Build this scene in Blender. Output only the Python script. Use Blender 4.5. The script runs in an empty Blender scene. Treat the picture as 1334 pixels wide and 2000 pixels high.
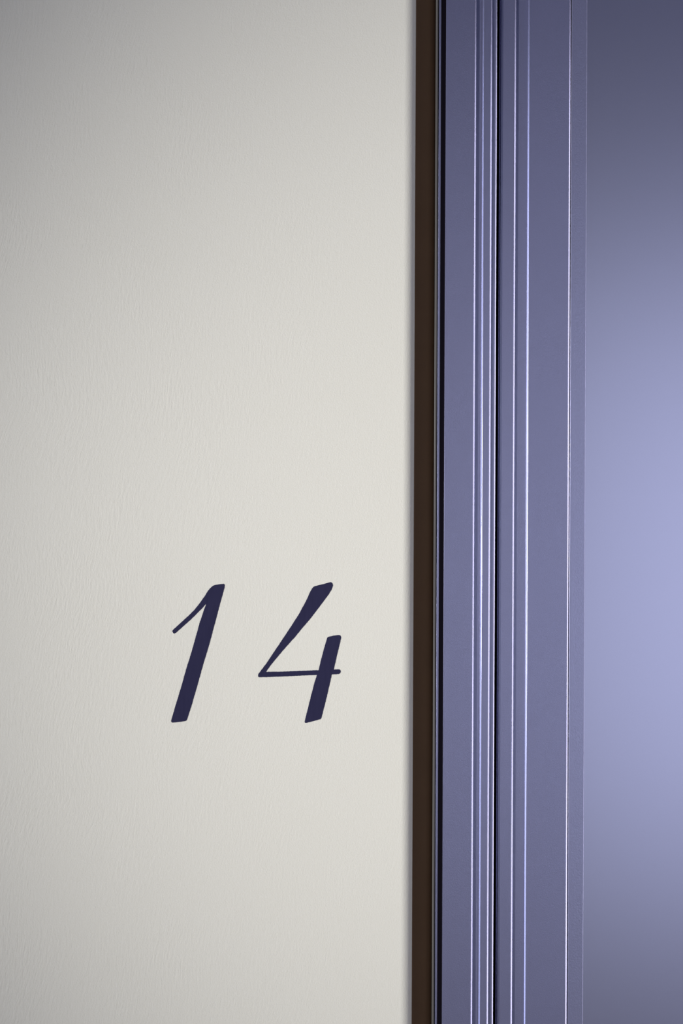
import bpy, bmesh, math, random
from mathutils import Vector
from mathutils.geometry import tessellate_polygon
random.seed(14)
C = bpy.context.scene.collection
SC = bpy.context.scene

# ------------------------------------------------------------------ camera
DIST = 1.6            # camera to wall plane
CAMZ = 1.45
PX = 0.00037          # metres per photo pixel on the wall plane
ROLL = 0.0043
cam_d = bpy.data.cameras.new('camera'); cam = bpy.data.objects.new('camera', cam_d); C.objects.link(cam)
cam_d.sensor_fit = 'VERTICAL'; cam_d.sensor_height = 36.0
cam_d.lens = 36.0 * DIST / (2000 * PX)
cam.location = (0, -DIST, CAMZ); cam.rotation_euler = (math.pi / 2, -ROLL, 0)
cam_d.clip_start = 0.02
SC.camera = cam

# ------------------------------------------------------------------ world, lights, exposure
w = bpy.data.worlds.new('world'); SC.world = w; w.use_nodes = True
w.node_tree.nodes['Background'].inputs[0].default_value = (0.55, 0.65, 1.0, 1)
w.node_tree.nodes['Background'].inputs[1].default_value = 0.6


def area(name, loc, target, sx, sy, power, col):
    d = bpy.data.lights.new(name, 'AREA'); d.shape = 'RECTANGLE'; d.size = sx; d.size_y = sy
    d.energy = power; d.color = col
    o = bpy.data.objects.new(name, d); C.objects.link(o); o.location = loc
    o.rotation_euler = (Vector(target) - Vector(loc)).to_track_quat('-Z', 'Y').to_euler()
    return o


# back window and added side light openings: a, b along the wall, z0, z1
WIN_BACK = (0.40, 2.25, 0.43, 2.08)      # in the wall behind the camera (x range)
SLOT_LEFT = (-1.30, -0.86, 0.04, 2.31)      # added in the left side wall to light left-facing edges (y range)
SLOT_RIGHT = (-0.82, -0.44, 0.04, 2.31)     # unseen slot added on the right for highlights on right-facing edges (y range)
BACK_Y = -4.0; XL, XR = -2.4, 2.4
EDGE_COOL = (0.76, 0.83, 1.0)
for nm, (a0, a1, z0, z1), axis, pos, p in (('daylight_back', WIN_BACK, 'y', BACK_Y - 0.10, 13.0),
                                           ('edge_light_left', SLOT_LEFT, 'x', XL - 0.10, 15.0),  # side lights are added for the bright profile edges
                                           ('edge_light_right', SLOT_RIGHT, 'x', XR + 0.10, 20.0)):
    col = {'edge_light_left': EDGE_COOL, 'edge_light_right': (0.95, 0.90, 0.86), 'daylight_back': (0.89, 0.90, 0.93)}[nm]
    m, zc = (a0 + a1) / 2, (z0 + z1) / 2
    c = (m, pos, zc) if axis == 'y' else (pos, m, zc)
    t = (m, 0, zc) if axis == 'y' else (0, m, zc)
    area(nm, c, t, a1 - a0, z1 - z0, p, col)
sp = bpy.data.lights.new('vignette_spot', 'SPOT'); sp.energy = 378; sp.color = (1.0, 0.975, 0.92)  # unseen lamp added; its cone fall-off stands in for lens vignetting
sp.spot_size = math.radians(41); sp.spot_blend = 1.0; sp.shadow_soft_size = 0.12
so = bpy.data.objects.new('vignette_spot', sp); C.objects.link(so); so.location = (-1.75, -1.9, 1.45)
so.rotation_euler = (Vector((0.77, 0, 1.38)) - Vector(so.location)).to_track_quat('-Z', 'Y').to_euler()
SC.view_settings.view_transform = 'Standard'; SC.view_settings.look = 'None'
SC.view_settings.gamma = 1.0; SC.view_settings.use_curve_mapping = False
SC.view_settings.exposure = 0.0
SC.cycles.use_denoising = True


# ------------------------------------------------------------------ helpers
def P(px, py=1000.0, depth=0.0):
    """photo pixel -> world x, z on the plane `depth` metres behind the wall face"""
    k = PX * (DIST + depth) / DIST
    u = px - 667.0; v = 1000.0 - py
    return (u - ROLL * v) * k, CAMZ + (v + ROLL * u) * k


def X(px, depth=0.0):
    return P(px + 0.7, 1000.0, depth)[0]


def obj(name, bm, mat, parent=None, loc=None):
    bmesh.ops.recalc_face_normals(bm, faces=bm.faces)
    me = bpy.data.meshes.new(name); bm.to_mesh(me); bm.free()
    me.materials.append(mat)
    o = bpy.data.objects.new(name, me); C.objects.link(o)
    if parent:
        o.parent = parent
        o.matrix_parent_inverse = parent.matrix_world.inverted()
    return o


def empty(name, loc):
    o = bpy.data.objects.new(name, None); C.objects.link(o); o.location = loc
    bpy.context.view_layer.update()
    return o


def box(bm, x0, x1, y0, y1, z0, z1):
    vs = [bm.verts.new((x, y, z)) for x in (x0, x1) for y in (y0, y1) for z in (z0, z1)]
    for f in ((0, 1, 3, 2), (4, 6, 7, 5), (0, 4, 5, 1), (2, 3, 7, 6), (0, 2, 6, 4), (1, 5, 7, 3)):
        bm.faces.new([vs[i] for i in f])


def fillet(pts, seg=8):
    """pts: (x, y, radius) closed polygon -> list of (x, y) with rounded corners"""
    out = []; n = len(pts)
    for i, (x, y, r) in enumerate(pts):
        p = Vector((x, y))
        if r <= 0:
            out.append((x, y)); continue
        a = Vector(pts[i - 1][:2]) - p; b = Vector(pts[(i + 1) % n][:2]) - p
        la, lb = a.length, b.length
        a.normalize(); b.normalize()
        ang = a.angle(b)
        t = min(r / math.tan(ang / 2), la * 0.49, lb * 0.49)
        r2 = t * math.tan(ang / 2)
        cen = p + (a + b).normalized() * (r2 / math.sin(ang / 2))
        v0 = p + a * t - cen; v1 = p + b * t - cen
        tot = v0.angle_signed(v1)
        for k in range(seg + 1):
            th = -tot * k / seg
            out.append((cen.x + v0.x * math.cos(th) - v0.y * math.sin(th), cen.y + v0.x * math.sin(th) + v0.y * math.cos(th)))
    return out


def extrude(bm, pts, z0, z1, seg=8, smooth_rows=()):
    pp = fillet(pts, seg)
    lo = [bm.verts.new((x, y, z0)) for x, y in pp]; hi = [bm.verts.new((x, y, z1)) for x, y in pp]
    n = len(pp)
    for i in range(n):
        j = (i + 1) % n
        f = bm.faces.new((lo[i], lo[j], hi[j], hi[i]))
        d = Vector(pp[j]) - Vector(pp[i])
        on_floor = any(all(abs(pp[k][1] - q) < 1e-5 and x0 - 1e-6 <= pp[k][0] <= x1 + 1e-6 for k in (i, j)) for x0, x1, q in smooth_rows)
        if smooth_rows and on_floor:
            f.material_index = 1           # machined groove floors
        elif smooth_rows and abs(d.y) > 0.08 * abs(d.x):
            f.material_index = 2           # rubbed, smoother arrises
    bm.faces.new(lo); bm.faces.new(hi)


def prof(rows):
    """rows: (photo px, depth mm, fillet mm) seen from the front -> world points"""
    return [(X(px, d / 1000.0), d / 1000.0, r / 1000.0) for px, d, r in rows]


def struct(o, label=None, cat=None):
    o['kind'] = 'structure'
    if label:
        o['label'] = label; o['category'] = cat
    return o


# ------------------------------------------------------------------ materials
def new_mat(name):
    m = bpy.data.materials.new(name); m.use_nodes = True
    nt = m.node_tree; return m, nt, nt.nodes['Principled BSDF']


def N(nt, t, **kw):
    n = nt.nodes.new(t)
    for k, v in kw.items():
        if k in n.inputs: n.inputs[k].default_value = v
        else: setattr(n, k, v)
    return n


def plain(name, col, rough=0.6, metal=0.0, spec=0.5):
    m, nt, b = new_mat(name)
    b.inputs['Base Color'].default_value = (*col, 1); b.inputs['Roughness'].default_value = rough
    b.inputs['Metallic'].default_value = metal; b.inputs['Specular IOR Level'].default_value = spec
    tc = N(nt, 'ShaderNodeTexCoord'); n = N(nt, 'ShaderNodeTexNoise', Scale=60.0, Detail=3.0)
    mix = N(nt, 'ShaderNodeMix', data_type='RGBA')
    mix.inputs['A'].default_value = (*[c * 0.93 for c in col], 1); mix.inputs['B'].default_value = (*[min(1, c * 1.07) for c in col], 1)
    nt.links.new(tc.outputs['Object'], n.inputs['Vector']); nt.links.new(n.outputs['Fac'], mix.inputs['Factor'])
    nt.links.new(mix.outputs['Result'], b.inputs['Base Color'])
    return m


def wall_mat():
    """cream brushed paint: short near-vertical brush strokes in relief over a fine roller grain"""
    m, nt, b = new_mat('cream_brushed_paint'); L = nt.links.new
    tc = N(nt, 'ShaderNodeTexCoord')
    # slow warp so that the strokes change lean across the wall
    wn = N(nt, 'ShaderNodeTexNoise', Scale=9.0, Detail=1.0)
    L(tc.outputs['Object'], wn.inputs['Vector'])
    sub = N(nt, 'ShaderNodeVectorMath', operation='SUBTRACT'); sub.inputs[1].default_value = (0.5, 0.5, 0.5)
    L(wn.outputs['Color'], sub.inputs[0])
    scl = N(nt, 'ShaderNodeVectorMath', operation='MULTIPLY'); scl.inputs[1].default_value = (0.030, 0.0, 0.030)
    L(sub.outputs[0], scl.inputs[0])
    add = N(nt, 'ShaderNodeVectorMath', operation='ADD')
    L(tc.outputs['Object'], add.inputs[0]); L(scl.outputs[0], add.inputs[1])
    rot = N(nt, 'ShaderNodeMapping'); rot.inputs['Rotation'].default_value = (0, math.radians(-9), 0)
    L(add.outputs[0], rot.inputs['Vector'])
    mp = N(nt, 'ShaderNodeMapping'); mp.inputs['Scale'].default_value = (600, 600, 130)
    L(rot.outputs[0], mp.inputs['Vector'])
    st = N(nt, 'ShaderNodeTexNoise', Scale=1.0, Detail=2.0, Roughness=0.55, Distortion=0.35)
    L(mp.outputs[0], st.inputs['Vector'])
    gr = N(nt, 'ShaderNodeTexNoise', Scale=900.0, Detail=2.0, Roughness=0.6)
    L(tc.outputs['Object'], gr.inputs['Vector'])
    # patches where the strokes are stronger
    pa = N(nt, 'ShaderNodeTexNoise', Scale=14.0, Detail=2.0)
    L(tc.outputs['Object'], pa.inputs['Vector'])
    rp = N(nt, 'ShaderNodeMapRange'); rp.inputs['From Min'].default_value = 0.35; rp.inputs['From Max'].default_value = 0.7
    rp.inputs['To Min'].default_value = 0.3; rp.inputs['To Max'].default_value = 1.0
    L(pa.outputs['Fac'], rp.inputs['Value'])
    # the strokes lie flatter towards the door side of the wall
    sx = N(nt, 'ShaderNodeSeparateXYZ'); L(tc.outputs['Object'], sx.inputs[0])
    gx = N(nt, 'ShaderNodeMapRange'); gx.inputs['From Min'].default_value = -0.30; gx.inputs['From Max'].default_value = 0.02
    gx.inputs['To Min'].default_value = 1.6; gx.inputs['To Max'].default_value = 0.35
    L(sx.outputs['X'], gx.inputs['Value'])
    pm = N(nt, 'ShaderNodeMath', operation='MULTIPLY'); L(rp.outputs[0], pm.inputs[0]); L(gx.outputs[0], pm.inputs[1])
    mu = N(nt, 'ShaderNodeMath', operation='MULTIPLY'); L(st.outputs['Fac'], mu.inputs[0]); L(pm.outputs[0], mu.inputs[1])
    ga = N(nt, 'ShaderNodeMath', operation='MULTIPLY_ADD'); L(gr.outputs['Fac'], ga.inputs[0]); ga.inputs[1].default_value = 0.5
    L(mu.outputs[0], ga.inputs[2])
    bp = N(nt, 'ShaderNodeBump', Strength=0.5, Distance=0.0006)
    L(ga.outputs[0], bp.inputs['Height']); L(bp.outputs[0], b.inputs['Normal'])
    # faint unevenness of the paint colour
    cn = N(nt, 'ShaderNodeTexNoise', Scale=5.0, Detail=3.0); L(tc.outputs['Object'], cn.inputs['Vector'])
    mix = N(nt, 'ShaderNodeMix', data_type='RGBA')
    mix.inputs['A'].default_value = (0.682, 0.672, 0.622, 1); mix.inputs['B'].default_value = (0.708, 0.700, 0.655, 1)
    L(cn.outputs['Fac'], mix.inputs['Factor']); L(mix.outputs['Result'], b.inputs['Base Color'])
    b.inputs['Roughness'].default_value = 0.62; b.inputs['Specular IOR Level'].default_value = 0.35
    return m


def coat_mat(name, col, rough, grain, metal=0.85, scale=1500.0, stretch=1.0, var=0.10):
    """blue-grey powder coat with a fine leathery grain"""
    m, nt, b = new_mat(name); L = nt.links.new
    tc = N(nt, 'ShaderNodeTexCoord')
    mp = N(nt, 'ShaderNodeMapping'); mp.inputs['Scale'].default_value = (1, 1, stretch)
    L(tc.outputs['Object'], mp.inputs['Vector'])
    n = N(nt, 'ShaderNodeTexNoise', Scale=scale, Detail=2.0, Roughness=0.6); L(mp.outputs[0], n.inputs['Vector'])
    bp = N(nt, 'ShaderNodeBump', Strength=grain, Distance=0.0002)
    L(n.outputs['Fac'], bp.inputs['Height']); L(bp.outputs[0], b.inputs['Normal'])
    c = N(nt, 'ShaderNodeTexNoise', Scale=scale * 0.6, Detail=3.0, Roughness=0.7); L(mp.outputs[0], c.inputs['Vector'])
    mix = N(nt, 'ShaderNodeMix', data_type='RGBA')
    mix.inputs['A'].default_value = (*[v * (1 - var) for v in col], 1); mix.inputs['B'].default_value = (*[v * (1 + var) for v in col], 1)
    L(c.outputs['Fac'], mix.inputs['Factor']); L(mix.outputs['Result'], b.inputs['Base Color'])
    b.inputs['Metallic'].default_value = metal; b.inputs['Roughness'].default_value = rough
    return m


def ink_mat():
    """navy sign paint with faint streaks along the brush"""
    m, nt, b = new_mat('navy_sign_paint'); L = nt.links.new
    tc = N(nt, 'ShaderNodeTexCoord')
    mp = N(nt, 'ShaderNodeMapping'); mp.inputs['Scale'].default_value = (420, 420, 60); mp.inputs['Rotation'].default_value = (0, math.radians(-16), 0)
    L(tc.outputs['Object'], mp.inputs['Vector'])
    n = N(nt, 'ShaderNodeTexNoise', Scale=1.0, Detail=3.0); L(mp.outputs[0], n.inputs['Vector'])
    mix = N(nt, 'ShaderNodeMix', data_type='RGBA')
    mix.inputs['A'].default_value = (0.018, 0.0175, 0.050, 1); mix.inputs['B'].default_value = (0.026, 0.025, 0.066, 1)
    L(n.outputs['Fac'], mix.inputs['Factor']); L(mix.outputs['Result'], b.inputs['Base Color'])
    bp = N(nt, 'ShaderNodeBump', Strength=0.25, Distance=0.0003); L(n.outputs['Fac'], bp.inputs['Height']); L(bp.outputs[0], b.inputs['Normal'])
    b.inputs['Roughness'].default_value = 0.75; b.inputs['Specular IOR Level'].default_value = 0.1
    return m


M_WALL = wall_mat()
M_COAT = coat_mat('blue_grey_powder_coat', (0.285, 0.29, 0.455), 0.30, 0.42, scale=2300.0)
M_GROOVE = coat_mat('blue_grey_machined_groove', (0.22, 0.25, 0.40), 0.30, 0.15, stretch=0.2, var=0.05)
M_ARRIS = coat_mat('blue_grey_arris', (0.285, 0.29, 0.455), 0.22, 0.04, stretch=0.2, var=0.05)
M_BEAD = coat_mat('blue_grey_bead_coat', (0.31, 0.317, 0.485), 0.34, 0.35, stretch=0.6)
M_PANEL = coat_mat('blue_grey_satin_panel', (0.38, 0.387, 0.545), 0.275, 0.04, metal=0.9, var=0.03)
M_BROWN = plain('dark_brown_paint', (0.26, 0.15, 0.078), 0.6, 0, 0.25)
M_BLACK = plain('matte_black', (0.003, 0.002, 0.005), 0.7, 0, 0.05)
M_GREY = plain('grey_edge_bead', (0.085, 0.08, 0.08), 0.5)
M_INK = ink_mat()
M_ROOM = plain('slate_room_paint', (0.145, 0.16, 0.25), 0.8)
M_CEIL = plain('slate_blue_ceiling_paint', (0.07, 0.105, 0.34), 0.8)
M_FLOOR = plain('warm_grey_floor', (0.24, 0.18, 0.13), 0.6)
M_FRAMEW = plain('window_frame_paint', (0.5, 0.5, 0.52), 0.5)

# ------------------------------------------------------------------ room shell
CEIL = 2.6; HEAD = 2.12
DOOR_X1 = 1.06                       # right end of the doorway, outside the frame
bm = bmesh.new(); xe = X(808.3)
extrude(bm, [(XL, 0, 0), (xe, 0, 0.0085), (xe, 0.12, 0), (XL, 0.12, 0)], 0, HEAD + 0.02, 24)
box(bm, XL, DOOR_X1 + 0.03, 0.0, 0.12, HEAD + 0.02, CEIL)
struct(obj('wall_front', bm, M_WALL))
bm = bmesh.new(); box(bm, DOOR_X1 + 0.03, XR, 0.0, 0.12, 0, CEIL); struct(obj('wall_right_of_door', bm, M_WALL)).name = 'wall_front_right'
bm = bmesh.new(); box(bm, XL - 0.1, XR + 0.1, BACK_Y - 0.1, 0.25, -0.1, 0); struct(obj('floor', bm, M_FLOOR))
bm = bmesh.new(); box(bm, XL - 0.1, XR + 0.1, BACK_Y - 0.1, 0.25, CEIL, CEIL + 0.1); struct(obj('ceiling', bm, M_CEIL))


def wall_with_window(name, n, axis, p0, p1, lo, hi, win):
    def bx(bm, q0, q1, a0, a1, z0, z1):
        if axis == 'y': box(bm, a0, a1, q0, q1, z0, z1)
        else: box(bm, q0, q1, a0, a1, z0, z1)
    a0, a1, z0, z1 = win
    bm = bmesh.new()
    bx(bm, p0, p1, lo, hi, 0, z0); bx(bm, p0, p1, lo, hi, z1, CEIL); bx(bm, p0, p1, lo, a0, z0, z1); bx(bm, p0, p1, a1, hi, z0, z1)
    struct(obj(name, bm, M_ROOM))
    bm = bmesh.new(); t = 0.05
    q0, q1 = p0 - 0.005, p1 + 0.005
    bx(bm, q0, q1, a0, a0 + t, z0, z1); bx(bm, q0, q1, a1 - t, a1, z0, z1)
    bx(bm, q0, q1, a0 + t, a1 - t, z0, z0 + t); bx(bm, q0, q1, a0 + t, a1 - t, z1 - t, z1)
    struct(obj('window_%d' % n, bm, M_FRAMEW))  # in the side walls these frame the added light openings


wall_with_window('wall_back', 1, 'y', BACK_Y - 0.08, BACK_Y, XL, XR, WIN_BACK)
wall_with_window('wall_left', 2, 'x', XL - 0.08, XL, BACK_Y, 0.12, SLOT_LEFT)
wall_with_window('wall_right', 3, 'x', XR, XR + 0.08, BACK_Y, 0.12, SLOT_RIGHT)
bm = bmesh.new(); box(bm, X(790, .05), DOOR_X1 + 0.03, 0.12, 0.14, 0, HEAD + 0.02); struct(obj('wall_behind', bm, M_BLACK)).name = 'wall_behind_door'

# ------------------------------------------------------------------ recess beside the frame, and the frame
trim = struct(empty('trim_1', (X(900), 0.06, 0)), 'blue-grey powder coated steel door frame with fine grooves beside the cream wall', 'door frame')
bm = bmesh.new()
extrude(bm, prof([(796, 24, 0), (845.8, 24, 0.3), (845.8, 60, 0), (800, 60, 0)]), 0, HEAD)
o = obj('recess_strip', bm, M_BROWN, trim); o['label'] = 'dark brown strip set back in the joint beside the wall'
bm = bmesh.new()
extrude(bm, prof([(846.4, 14, 0.5), (851.4, 14, 0.5), (851.4, 50, 0), (846.4, 50, 0)]), 0, HEAD)
o = obj('edge_bead', bm, M_GREY, trim); o['label'] = 'thin warm grey edge bead'
bm = bmesh.new()
extrude(bm, prof([(852.9, 13, 0.1), (857.6, 13, 0.3), (857.6, 50, 0), (852.9, 50, 0)]), 0, HEAD)
obj('edge_bead', bm, M_COAT, trim)
bm = bmesh.new()
extrude(bm, prof([(858.4, 11, 0.3), (866.2, 11, 0.1), (866.2, 60, 0), (858.4, 60, 0)]), 0, HEAD)
o = obj('gap_strip', bm, M_BLACK, trim); o['label'] = 'black strip filling the gap beside the frame post'  # plain black strip filling the gap left of the post
bm = bmesh.new()
FR = [(866.4, 8, 0.12), (922.6, 8, 0.5), (925.6, 8.8, 0.12), (925.6, 11.5, 0.2),
      (937.8, 11.5, 0.2), (937.8, 8.8, 0.12), (940.8, 8, 0.5), (953.8, 8, 0.4), (956.6, 8.75, 0.12), (956.6, 10.5, 0.15),
      (964.2, 10.5, 0.05), (966.2, 11.05, 0.05), (966.2, 55, 0), (866.4, 55, 0)]
extrude(bm, prof(FR), 0, HEAD, 8, [(X(925), X(938), 0.0115)])
o = obj('frame_post', bm, M_COAT, trim); o.data.materials.append(M_GROOVE); o.data.materials.append(M_ARRIS)
bm = bmesh.new(); box(bm, X(966.4), DOOR_X1 - 0.03, 0.008, 0.055, HEAD - 0.035, HEAD); obj('frame_head', bm, M_COAT, trim)
bm = bmesh.new(); box(bm, DOOR_X1 - 0.03, DOOR_X1 + 0.03, 0.008, 0.055, 0, HEAD); obj('frame_post', bm, M_COAT, trim)

# ------------------------------------------------------------------ door leaf
ZB, ZT = 0.008, HEAD - 0.039
door = struct(empty('door_1', (X(1050), 0.03, 0)), 'blue-grey metal door leaf with grooved stile and smooth satin panel', 'door')
bm = bmesh.new()
ST = [(970.4, 16, 1.4), (1000.4, 16, 0.5), (1003.4, 16.8, 0.12), (1003.4, 19, 0.2), (1026.6, 19, 0.2), (1026.6, 16.8, 0.12),
      (1029.8, 16, 0.5), (1107.2, 16, 0.5), (1110.0, 16.75, 0.1), (1110.0, 50, 0), (970.4, 50, 0)]
extrude(bm, prof(ST), ZB, ZT, 8, [(X(1002), X(1028), 0.019)])
o = obj('stile', bm, M_COAT, door); o.data.materials.append(M_GROOVE); o.data.materials.append(M_ARRIS)
XS = DOOR_X1 - 0.034
bm = bmesh.new(); extrude(bm, [(XS - 0.052, 0.012, 0.001), (XS, 0.012, 0.002), (XS, 0.05, 0), (XS - 0.052, 0.05, 0)], ZB, ZT); obj('stile', bm, M_COAT, door)
xp0 = X(1141.9, 0.0177); xb1 = XS - 0.054 - 0.0105
bm = bmesh.new()
extrude(bm, prof([(1111.6, 17.5, 0.3), (1141.1, 17.5, 0.05), (1141.9, 17.72, 0), (1141.9, 40, 0), (1111.6, 40, 0)]), ZB, ZT)
o = obj('panel_bead', bm, M_BEAD, door); o['label'] = 'narrow flat bead between grooved stile and panel'
bm = bmesh.new()
extrude(bm, [(xp0, 0.0177, 0), (XS - 0.0535, 0.0177, 0), (XS - 0.0535, 0.045, 0), (xp0, 0.045, 0)], ZB, ZT)
o = obj('panel', bm, M_PANEL, door); o['label'] = 'smooth satin blue-grey panel'

# ------------------------------------------------------------------ the painted number
Z1 = [(790, 188), (801, 194), (805, 208), (803, 228), (790, 280), (745, 440), (690, 650), (615, 930), (545, 1160), (470, 1430), (400, 1670),
      (348, 1836), (338, 1856), (322, 1864), (270, 1873), (172, 1883), (156, 1878), (151, 1864), (156, 1838), (200, 1690), (270, 1460), (340, 1210), (400, 1020), (450, 840), (500, 660),
      (550, 512), (566, 468), (579, 430), (540, 476), (480, 536), (400, 616), (300, 706), (212, 784), (188, 797), (177, 790), (165, 768), (169, 757), (182, 743), (250, 681),
      (350, 590), (430, 512), (500, 425), (560, 340), (600, 275), (622, 248), (645, 226), (662, 212), (685, 203), (730, 195)]
Z4 = [(1003, 109), (1020, 116), (1031, 135), (1033, 156), (1018, 198), (980, 262), (900, 370), (840, 450), (740, 580), (640, 695), (560, 795), (450, 915), (340, 1045),
      (250, 1155), (206, 1214), (191, 1239), (350, 1238), (530, 1230), (720, 1222), (853, 1218), (880, 1100), (910, 985), (940, 880), (958, 818), (966, 804),
      (980, 797), (1040, 782), (1105, 775), (1122, 778), (1132, 790), (1136, 808), (1125, 862), (1105, 940), (1075, 1070), (1043, 1211), (1098, 1207), (1114, 1208), (1126, 1218),
      (1132, 1236), (1122, 1258), (1105, 1268), (1018, 1272), (990, 1400), (950, 1570), (920, 1690), (894, 1796), (886, 1822), (876, 1836), (820, 1852), (740, 1873),
      (692, 1884), (681, 1880), (677, 1868), (682, 1843), (720, 1690), (770, 1490), (805, 1360), (831, 1280), (700, 1285), (500, 1294), (300, 1302), (180, 1307),
      (102, 1308), (92, 1302), (90, 1276), (96, 1262), (112, 1243), (200, 1125), (300, 975), (400, 825), (500, 675), (600, 520), (690, 355), (745, 235), (768, 192),
      (784, 172), (802, 161), (900, 136)]


def digit(name, pts, ox, oy, k, parent, label):
    fine = []
    n = len(pts)
    for i in range(n):                    # subdivide with a slight hand-painted wobble of the edge
        a = Vector(pts[i]); b = Vector(pts[(i + 1) % n]); L = (b - a).length
        m = max(1, int(L / 14)); nn = Vector((-(b - a).y, (b - a).x)).normalized()
        for j in range(m):
            p = a.lerp(b, j / m) + nn * (random.uniform(-1.4, 1.4) if j else 0)
            fine.append(P(ox + p.x / k, oy + p.y / k))
    T = 0.00025                            # thickness of the paint film
    bm = bmesh.new()
    fr = [bm.verts.new((x, -T, z)) for x, z in fine]; bk = [bm.verts.new((x, 0.0, z)) for x, z in fine]
    for t in tessellate_polygon([[Vector((x, z, 0)) for x, z in fine]]):
        bm.faces.new([fr[i] for i in t])
    for i in range(len(fine)):
        j = (i + 1) % len(fine); bm.faces.new((fr[i], fr[j], bk[j], bk[i]))
    o = obj(name, bm, M_INK, parent); o['label'] = label
    return o


nx, nz = P(500, 1412)
num = empty('door_number', (nx, 0, nz))
num['label'] = 'navy hand-painted slanted number 14 on the cream wall beside the door frame'; num['category'] = 'number'
digit('digit', Z1, 310, 1110, 1062 / 170, num, 'slanted navy one with a long thin flag')
digit('digit', Z4, 490, 1120, 1290 / 200, num, 'slanted navy open four with a thin crossbar')
